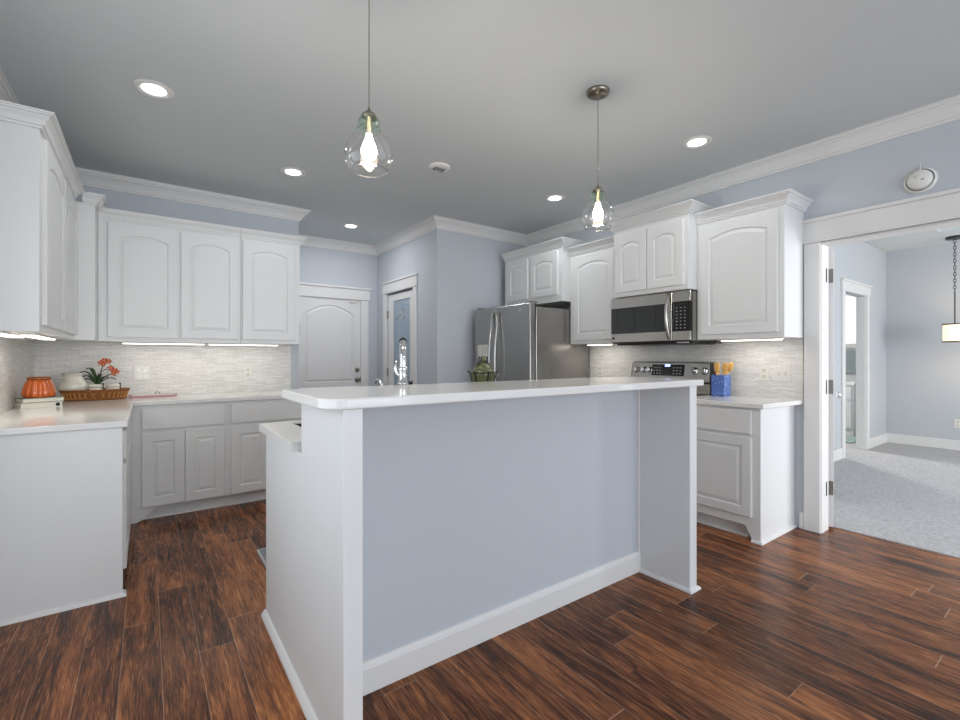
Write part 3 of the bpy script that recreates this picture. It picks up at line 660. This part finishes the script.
# slanted backguard
gpoly = [(.540, .930), (.585, .930), (.585, 1.205), (.522, 1.205), (.500, 1.195), (.475, 1.060), (.475, 1.035), (.540, 1.02)]
bgd = obj('backguard', prism(NB(), gpoly, 'x', 0, .755), 'steel2', rg, .003)
obj('end_cap', boxes((.755, .762, .48, .585, .93, 1.20)), 'black', bgd, .004)
sl = math.atan2(.025, .135)
def onface(u, h, bm, m, name, par, smooth=False):
    # frame on the slanted face: local z = outward
    o = obj(name, bm, m, par, smooth=smooth)
    zz = 1.060+h; yy = .475+(.025/.135)*h
    o.matrix_local = Matrix.Translation((u, yy, zz)) @ Matrix.Rotation(PI/2-sl, 4, 'X')
    return o
onface(.375, .068, boxes((-.155, .155, -.048, .052, -.001, .003)), 'bglass', 'display_panel', bgd)
onface(.375, .110, boxes((-.028, .022, -.010, .010, .001, .0045)), 'dled', 'clock', bgd)
for cx_ in (-.13, -.10, -.07, .06, .09, .12):
    for r_ in range(3): onface(.375, .068, B(cx_-.008, cx_+.008, -.032+r_*.026, -.026+r_*.026, .001, .0042), 'keys', 'button', bgd)
for u in (.062, .135, .198, .625, .708):
    k = onface(u, .068, lathe(NB(), [(.028, 0), (.028, .006), (.022, .008), (.019, .028), (.017, .030), (.001, .030)], 20), 'chrome', 'control_knob', bgd)
    onface(u, .068, lathe(NB(), [(.031, -.001), (.031, .002), (.029, .002)], 20), 'black', 'knob_ring', bgd)
onface(.372, -.014, lathe(NB(), [(.010, 0), (.010, .002), (.001, .002)], 14), 'black', 'badge', bgd)

# ------------------------------------------------------------------ lamps
def can(x, y, label, power=2.0):
    t = thing('recessed_light', label, 'light', (x, y, CH), 0, 'recessed ceiling lights')
    obj('trim_ring', lathe(NB(), [(.056, -.001), (.060, -.004), (.074, -.009), (.090, -.007), (.096, 0)], 36), 'plate', t, smooth=True)
    obj('diffuser', disc(.057, -.003, -.001, 36), 'lens', t)
    l = bpy.data.lights.new('downlight', 'AREA'); l.shape = 'DISK'; l.size = .13; l.energy = power; l.color = (.97, .98, 1.0)
    o = bpy.data.objects.new('downlight', l); C.objects.link(o); o.parent = t; o.location = (0, 0, -.012)
    return t
can(.030, 3.153, 'recessed ceiling light above the left counter corner', 2.0)
can(.955, 3.900, 'recessed ceiling light left of the left pendant, before the back cabinets', 1.8)
can(1.884, 5.115, 'recessed ceiling light nearest the arched panel door', 7.5)
can(3.109, 3.090, 'recessed ceiling light in front of the cabinet beside the refrigerator', 3.4)
can(3.102, 1.707, 'recessed ceiling light right of the right pendant', 2.0)
can(.7, -1.6, 'recessed ceiling light over the living end, out of view')
can(2.6, -1.6, 'recessed ceiling light over the living end near the right wall, out of view')

def pendant(x, y, label):
    t = thing('pendant_lamp', label, 'lamp', (x, y, CH), 0, 'glass pendants over the bar')
    obj('canopy', lathe(NB(), [(.062, 0), (.064, -.006), (.060, -.020), (.052, -.024), (.012, -.025), (.010, -.04), (.002, -.042)], 32), 'nickel', t, smooth=True)
    obj('cord', disc(.0022, -.556, -.04, 8), 'nickel', t)
    cp_ = obj('socket_cap', lathe(NB(), [(.004, -.552), (.008, -.566), (.022, -.574), (.030, -.585), (.030, -.592), (.012, -.594), (.012, -.66), (.001, -.66)], 24), 'nickel', t, smooth=True)
    prof = [(.024, -.590), (.036, -.596), (.042, -.605), (.036, -.616), (.029, -.622), (.036, -.630), (.046, -.636), (.040, -.646), (.048, -.655), (.070, -.676), (.086, -.705), (.092, -.735), (.088, -.765), (.078, -.786), (.066, -.797)]
    obj('neck_ring', lathe(NB(), prof[:8], 32), 'green_glass', t, smooth=True)
    obj('glass_globe', lathe(NB(), prof[7:]+[(.062, -.795)], 40), 'clear', t, smooth=True)
    obj('globe_rim', tube(NB(), [(.066*math.cos(2*PI*i/32), .066*math.sin(2*PI*i/32), -.797) for i in range(33)], .0028, 6, False), 'clear', t, smooth=True)
    b = obj('bulb', lathe(NB(), [(.012, -.655), (.014, -.672), (.022, -.692), (.029, -.712), (.030, -.728), (.024, -.746), (.012, -.756), (.001, -.758)], 20), 'bulb', t, smooth=True)
    l = bpy.data.lights.new('bulb_glow', 'POINT'); l.energy = 7; l.color = (1, .88, .74); l.shadow_soft_size = .035
    o = bpy.data.objects.new('bulb_glow', l); C.objects.link(o); o.parent = t; o.location = (0, 0, -.81)
    for ch in t.children:
        if not ch.name.startswith('canopy'): ch.location.z += .025
pendant(.701, 1.707, 'clear glass globe pendant over the left end of the bar, large in view')
pendant(2.056, 1.707, 'clear glass globe pendant with visible ceiling canopy, over the right bar end')

def strip(loc, rz, length, label, power=.5, wd=.022):
    t = thing('under_cabinet_light', label, 'light', loc, rz, 'under-cabinet strip lights')
    obj('housing', B(-length/2, length/2, -wd, wd, -.010, 0), 'plate', t, .002)
    obj('lens', B(-length/2+.01, length/2-.01, -wd+.004, wd-.004, -.015, -.0095), 'strip', t, .002)
    area('strip_glow', (0, 0, -.018), (0, 0, 0), length-.04, .03, power, (1, .95, .87), t)
strip((-.585, 3.33, 1.366), LEFT, .50, 'lit strip under the left wall cabinet, nearer the end panel', 0.5, .032)
strip((-.495, 3.58, 1.366), LEFT, .66, 'lit strip under the left wall cabinet, nearer the corner', 0.5, .032)
strip((.12, 4.66, 1.366), 0, .58, 'lit strip under the double-door back cabinet', .42)
strip((.72, 4.66, 1.366), 0, .58, 'lit strip under the right end of the back cabinets', .42)
strip((3.66, 1.600, 1.383), RIGHT, .44, 'lit strip under the cabinet beside the bedroom opening', .55)
strip((3.66, 3.02, 1.378), RIGHT, .30, 'lit strip under the cabinet beside the refrigerator', .5)

# detectors, outlets
t = thing('ceiling_alarm', 'small round white alarm on the kitchen ceiling', 'smoke detector', (1.862, 3.123, CH))
obj('body', lathe(NB(), [(.088, 0), (.088, -.006), (.078, -.014), (.060, -.018), (.001, -.019)], 32), 'plate', t, smooth=True)
obj('sensor_grille', boxes((-.045, .045, -.030, .030, -.022, -.017)), 'fside', t)
t = thing('wall_smoke_detector', 'round white smoke detector above the bedroom opening', 'smoke detector', (XR, .70, 2.330), RIGHT)
obj('base_ring', lathe(NB(), [(.078, 0), (.078, .010), (.066, .018)], 36, (0, 0, 0), AXmY), 'plate', t, smooth=True)
obj('cover', lathe(NB(), [(.060, .008), (.058, .034), (.046, .046), (.001, .050)], 36, (0, 0, 0), AXmY), 'plate', t, smooth=True)
obj('sounder_slot', boxes((-.022, -.012, -.0490, -.046, .012, .016), (.010, .024, -.0505, -.044, -.010, -.004)), 'fside', t)
obj('pull_wire', tube(NB(), [(.0, -.02, .06), (.0, -.010, .090), (0, -.001, .105)], .003, 6), 'plate', t)
def outlet(loc, rz, label, gang=1, switch=False):
    t = thing('light_switch' if switch else 'wall_outlet', label, 'switch' if switch else 'outlet', loc, rz, 'electrical wall plates')
    w_ = .035+.0225*(gang-1)
    obj('cover_plate', B(-w_, w_, -.006, 0, -.058, .058), 'plate', t, .003)
    for g in range(gang):
        cx_ = (g-(gang-1)/2)*.046
        if switch:
            obj('toggle', B(cx_-.006, cx_+.006, -.016, -.006, -.012, .014), 'cream', t, .002)
        else:
            for zz in (-.024, .024):
                r = obj('receptacle', B(cx_-.015, cx_+.015, -.008, -.006, zz-.015, zz+.015), 'cream', t, .002)
                obj('slot', boxes((cx_-.008, cx_-.005, -.0085, -.008, zz-.002, zz+.008), (cx_+.005, cx_+.008, -.0085, -.008, zz-.002, zz+.008), (cx_-.002, cx_+.002, -.0085, -.008, zz-.010, zz-.006)), 'dark', r)
    return t
outlet((-.038, YB-.008, 1.105), 0, 'white double outlet on the back tile above the rose tray', 2)
outlet((.782, YB-.008, 1.098), 0, 'white outlet on the back tile near its right end')
outlet((XR-.008, 1.580, 1.120), RIGHT, 'white outlet on the right tile, beside the utensil crock')
outlet((XR-.008, 1.457, 1.120), RIGHT, 'white double switch plate on the right tile by the opening', 2, True)
outlet((XR-.008, 3.16, 1.100), RIGHT, 'white outlet on the tile between refrigerator and range')
outlet((XF, 1.225, .36), RIGHT, 'white outlet low on the bedroom far wall')

# ------------------------------------------------------------------ things on the counters
ZC = .912
# two books
bk = thing('book', 'closed pale book lying lowest on the counter', 'book', (-.585, 4.20, ZC), R(20), 'books under the pumpkin jar')
obj('cover', boxes((-.105, .105, -.075, .075, 0, .004), (-.105, .105, -.075, .075, .030, .034), (-.105, .105, .071, .075, .004, .030)), 'cover', bk)
obj('pages', B(-.100, .100, -.072, .071, .004, .030), 'paper', bk)
obj('cover_emblem', lathe(NB(), [(.012, 0), (.012, .001), (.001, .0012)], 16, (.078, -.075, .017), AXmY), 'black', bk)
bk2 = thing('book', 'grey-green covered book on top of the pale one, under the pumpkin jar', 'book', (-.580, 4.205, ZC+.0345), R(24), 'books under the pumpkin jar')
obj('cover', boxes((-.105, .105, -.07, .07, 0, .004), (-.105, .105, -.07, .07, .026, .030), (-.105, .105, .066, .07, .004, .026)), 'cover2', bk2)
obj('pages', B(-.100, .100, -.067, .066, .004, .026), 'paper', bk2)
pj = thing('pumpkin_jar', 'glossy orange ribbed pumpkin-shaped jar on two books', 'jar', (-.585, 4.205, ZC+.065))
rib = lambda t, z: 1+.085*abs(math.cos(7*t)) - .04
obj('body', lathe(NB(), [(.001, 0), (.070, 0), (.080, .010), (.082, .028), (.077, .060), (.069, .090), (.058, .112), (.052, .118)], 84, rfun=rib), 'orange', pj, smooth=True)
obj('rim', lathe(NB(), [(.050, .114), (.058, .116), (.062, .130), (.056, .135), (.050, .130), (.047, .114)], 40), 'rim', pj, smooth=True)
# basket with a vase, canisters and a plant
bx, by = -.325, 4.665
bt = thing('wicker_basket', 'long brown wicker tray basket holding a vase and plant', 'basket', (bx, by, ZC), R(4))
def oval(rx, ry, z, n=40): return [(rx*(abs(math.cos(a))**.75)*math.copysign(1, math.cos(a)), ry*(abs(math.sin(a))**.75)*math.copysign(1, math.sin(a)), z) for a in [2*PI*i/n for i in range(n)]]
bm = NB()
prof = [(.180, .085, 0), (.188, .092, .03), (.200, .102, .065), (.196, .098, .065), (.183, .088, .03), (.175, .080, .006)]
rings = [[bm.verts.new(p) for p in oval(*q)] for q in prof]
for a, b in zip(rings, rings[1:]):
    for i in range(40): bm.faces.new((a[i], a[(i+1) % 40], b[(i+1) % 40], b[i]))
bm.faces.new(rings[-1]); bm.faces.new(rings[0])
obj('woven_wall', bm, 'wicker', bt)
bm = NB()
for z, rx, ry in ((.008, .186, .091), (.068, .205, .107), (.078, .208, .110)):
    o_ = oval(rx, ry, z); tube(bm, o_+[o_[0]], .006, 7, False)
obj('braided_rim', bm, 'wicker', bt, smooth=True)
bm = NB()
for i in range(72):
    p0 = oval(.187, .093, .012, 72)[i]; p1 = oval(.204, .106, .066, 72)[(i+(1 if i % 2 else 71)) % 72]; tube(bm, [p0, p1], .0028, 5)
obj('stakes', bm, 'wicker_light', bt)
vx, vy = bx-.135, by+.01
vz = ZC+.0065
vs_ = thing('ceramic_vase', 'squat cream glazed vase at the left end of the basket', 'vase', (vx, vy, vz))
obj('body', lathe(NB(), [(.001, 0), (.045, 0), (.062, .02), (.084, .075), (.088, .102), (.080, .132), (.062, .158), (.055, .172), (.056, .184), (.066, .196), (.074, .200), (.068, .203), (.050, .188), (.046, .172), (.001, .165)], 40), 'cream', vs_, smooth=True)
def canister(x, y, label):
    t = thing('latched_canister', label, 'canister', (x, y, vz), R(4), 'white canisters in the basket')
    obj('body', lathe(NB(), [(.001, 0), (.040, 0), (.042, .01), (.042, .085), (.038, .090)], 28), 'cream', t, smooth=True)
    obj('lid', lathe(NB(), [(.041, .092), (.043, .096), (.043, .108), (.038, .114), (.001, .116)], 28), 'cream', t, smooth=True)
    obj('latch', boxes((.042, .049, -.008, .008, .055, .112), (.036, .050, -.009, .009, .108, .122)), 'iron', t, .002)
canister(bx+.000, by-.03, 'white latched canister under the plant leaves, nearer the vase')
canister(bx+.105, by-.025, 'white latched canister nearest the right end of the basket')
px_, py_ = bx+.005, by+.062
op = thing('orchid_plant', 'small orchid with dark strap leaves and coral flowers', 'plant', (px_, py_, vz))
obj('pot', lathe(NB(), [(.001, 0), (.030, 0), (.036, .06), (.038, .11), (.034, .112), (.030, .10), (.001, .10)], 24), 'cream', op, smooth=True)
def leaf(a, ln, lift, droop, wd=.014):
    bm = NB(); L_ = []
    for i in range(9):
        t = i/8; r = ln*t; z = .105+lift*math.sin(min(1, t*1.25)*PI/2)-droop*t*t
        wv = wd*math.sin(PI*min(1, .12+t*.88))**.7 if t < 1 else .001
        c, s = math.cos(a), math.sin(a)
        L_.append([bm.verts.new((c*r-s*k*wv, s*r+c*k*wv, z-(.004 if k == 0 else 0))) for k in (-1, 0, 1)])
    for p, q in zip(L_, L_[1:]):
        for k in range(2): bm.faces.new((p[k], p[k+1], q[k+1], q[k]))
    o = obj('leaf', bm, 'leaf', op, smooth=True); s = o.modifiers.new('solid', 'SOLIDIFY'); s.thickness = .003
for a, ln, li, dr in ((PI-.25, .12, .135, .04), (PI-.5, .12, .10, .04), (PI-.35, .10, .065, .02), (2.4, .07, .135, .0), (.2, .12, .10, .025), (-.15, .12, .075, .03), (.6, .08, .08, .02), (1.2, .06, .10, .02), (PI-.45, .08, .15, .02)):
    leaf(a, ln, li, dr)
stem = [(0, 0, .10), (.010, 0, .17), (.024, 0, .225), (.036, 0, .265), (.042, 0, .285)]
obj('flower_stem', tube(NB(), stem, .004, 6), 'leaf', op)
obj('flower_stem', tube(NB(), [(.020, 0, .205), (.050, .0, .230), (.080, 0, .222), (.105, 0, .200)], .003, 6), 'leaf', op)
def flower(c, s, tilt):
    bm = NB(); rnd = random.Random(int(c[0]*1e4))
    for k in range(5):
        a = 2*PI*k/5+tilt; dx, dz = math.cos(a)*s, math.sin(a)*s; nx, nz = -dz*.35, dx*.35
        v = [(0, 0, 0), (dx*.6+nx, -.008, dz*.6+nz), (dx, -.003, dz), (dx*.6-nx, -.008, dz*.6-nz)]
        bm.faces.new([bm.verts.new((c[0]+p[0], c[1]+p[1]-.004*k/5, c[2]+p[2])) for p in v])
    o = obj('flower', bm, 'petal', op); m_ = o.modifiers.new('solid', 'SOLIDIFY'); m_.thickness = .003
    obj('flower_centre', lathe(NB(), [(.001, -.006), (.006, 0), (.001, .006)], 8, (c[0], c[1]-.010, c[2])), 'yel', o)
for c, s, tl in (((.020, 0, .282), .024, .3), ((.042, -.004, .296), .028, .9), ((.068, .0, .292), .024, .1), ((.036, -.006, .270), .020, 1.2), ((.082, -.004, .240), .024, .4), ((.106, -.004, .218), .026, .8), ((.122, 0, .208), .020, .2), ((.098, -.008, .196), .020, 1.0)):
    flower(c, s, tl)
# rose tray
rt = thing('serving_tray', 'low dusty-rose tray with pale top on the back counter', 'tray', (.04, 4.72, ZC), R(3))
obj('tray_base', B(-.155, .155, -.055, .055, 0, .016), 'rose', rt, .004)
obj('tray_top', B(-.140, .150, -.048, .05, .0165, .024), 'cream', rt, .003)
obj('end_handle', boxes((-.163, -.148, -.04, .04, .004, .026), (.148, .163, -.04, .04, .004, .026)), 'rose', rt, .003)
obj('ring_pull', tube(NB(), [(.03+.018*math.cos(PI*i/10), .02, .024+.016*math.sin(PI*i/10)) for i in range(11)], .003, 6), 'ggreen', rt)
# utensil crock
cr = thing('utensil_crock', 'blue patterned square crock full of wooden spoons', 'crock', (3.700, 1.838, .934), R(-90))
hw = .052
obj('body', boxes((-hw, hw, -hw, hw, 0, .01), (-hw, hw, -hw, -hw+.008, .01, .170), (-hw, hw, hw-.008, hw, .01, .170), (-hw, -hw+.008, -hw+.008, hw-.008, .01, .170), (hw-.008, hw, -hw+.008, hw-.008, .01, .170)), 'blue', cr, .004)
def spoon(dx, dy, lx, ly, h, label, flat=False, wd=.024):
    t = thing('wooden_spatula' if flat else 'wooden_spoon', label, 'utensil', (3.700+dx, 1.838+dy, .945), 0, 'wooden utensils in the crock')
    top = Vector((lx, ly, h)); d = top.normalized()
    obj('handle', tube(NB(), [(0, 0, 0), tuple(top*.72)], [.006, .007], 8), 'wood', t, smooth=True)
    bm = NB(); n = 12
    if flat:
        lathe(bm, [(.001, 0), (wd*.55, .005), (wd*.85, .02), (wd, .05), (wd, .075), (wd*.9, .082), (.001, .083)], 20)
    else:
        lathe(bm, [(.001, 0)]+[(wd*math.sin(PI*i/n), .083*(1-math.cos(PI*i/n))/2) for i in range(1, n)]+[(.001, .083)], 20)
    o = obj('blade' if flat else 'bowl', bm, 'wood', t, smooth=True)
    q = Vector((0, 0, 1)).rotation_difference(d).to_matrix().to_4x4()
    o.matrix_local = Matrix.Translation(top*.70) @ q @ Matrix.Diagonal((.22 if flat else .32, 1, 1, 1))
spoon(0, -.01, -.006, .045, .250, 'wooden spoon leaning to the far side of the crock')
spoon(-.02, .020, -.002, .004, .245, 'wooden spatula upright in the crock', True)
spoon(.014, .012, .004, -.036, .250, 'wooden spoon in the middle of the crock, leaning slightly right', False, .022)
spoon(-.004, .030, -.004, -.075, .235, 'wooden spatula leaning well to the right', True, .020)
spoon(.020, .038, .0, -.116, .262, 'wooden spoon leaning furthest right, toward the outlet')
# lamp added out of view to brighten the dark bathroom
bl = thing('bathroom_fill_light', 'round ceiling lamp added out of view to brighten the bathroom', 'light', (8.0, 3.0, BZ))
obj('diffuser', disc(.15, -.05, 0, 28), 'lens', bl)
area('bathroom_fill_glow', (0, 0, -.06), (0, 0, 0), .25, .25, 45, (1, .98, .96), bl)
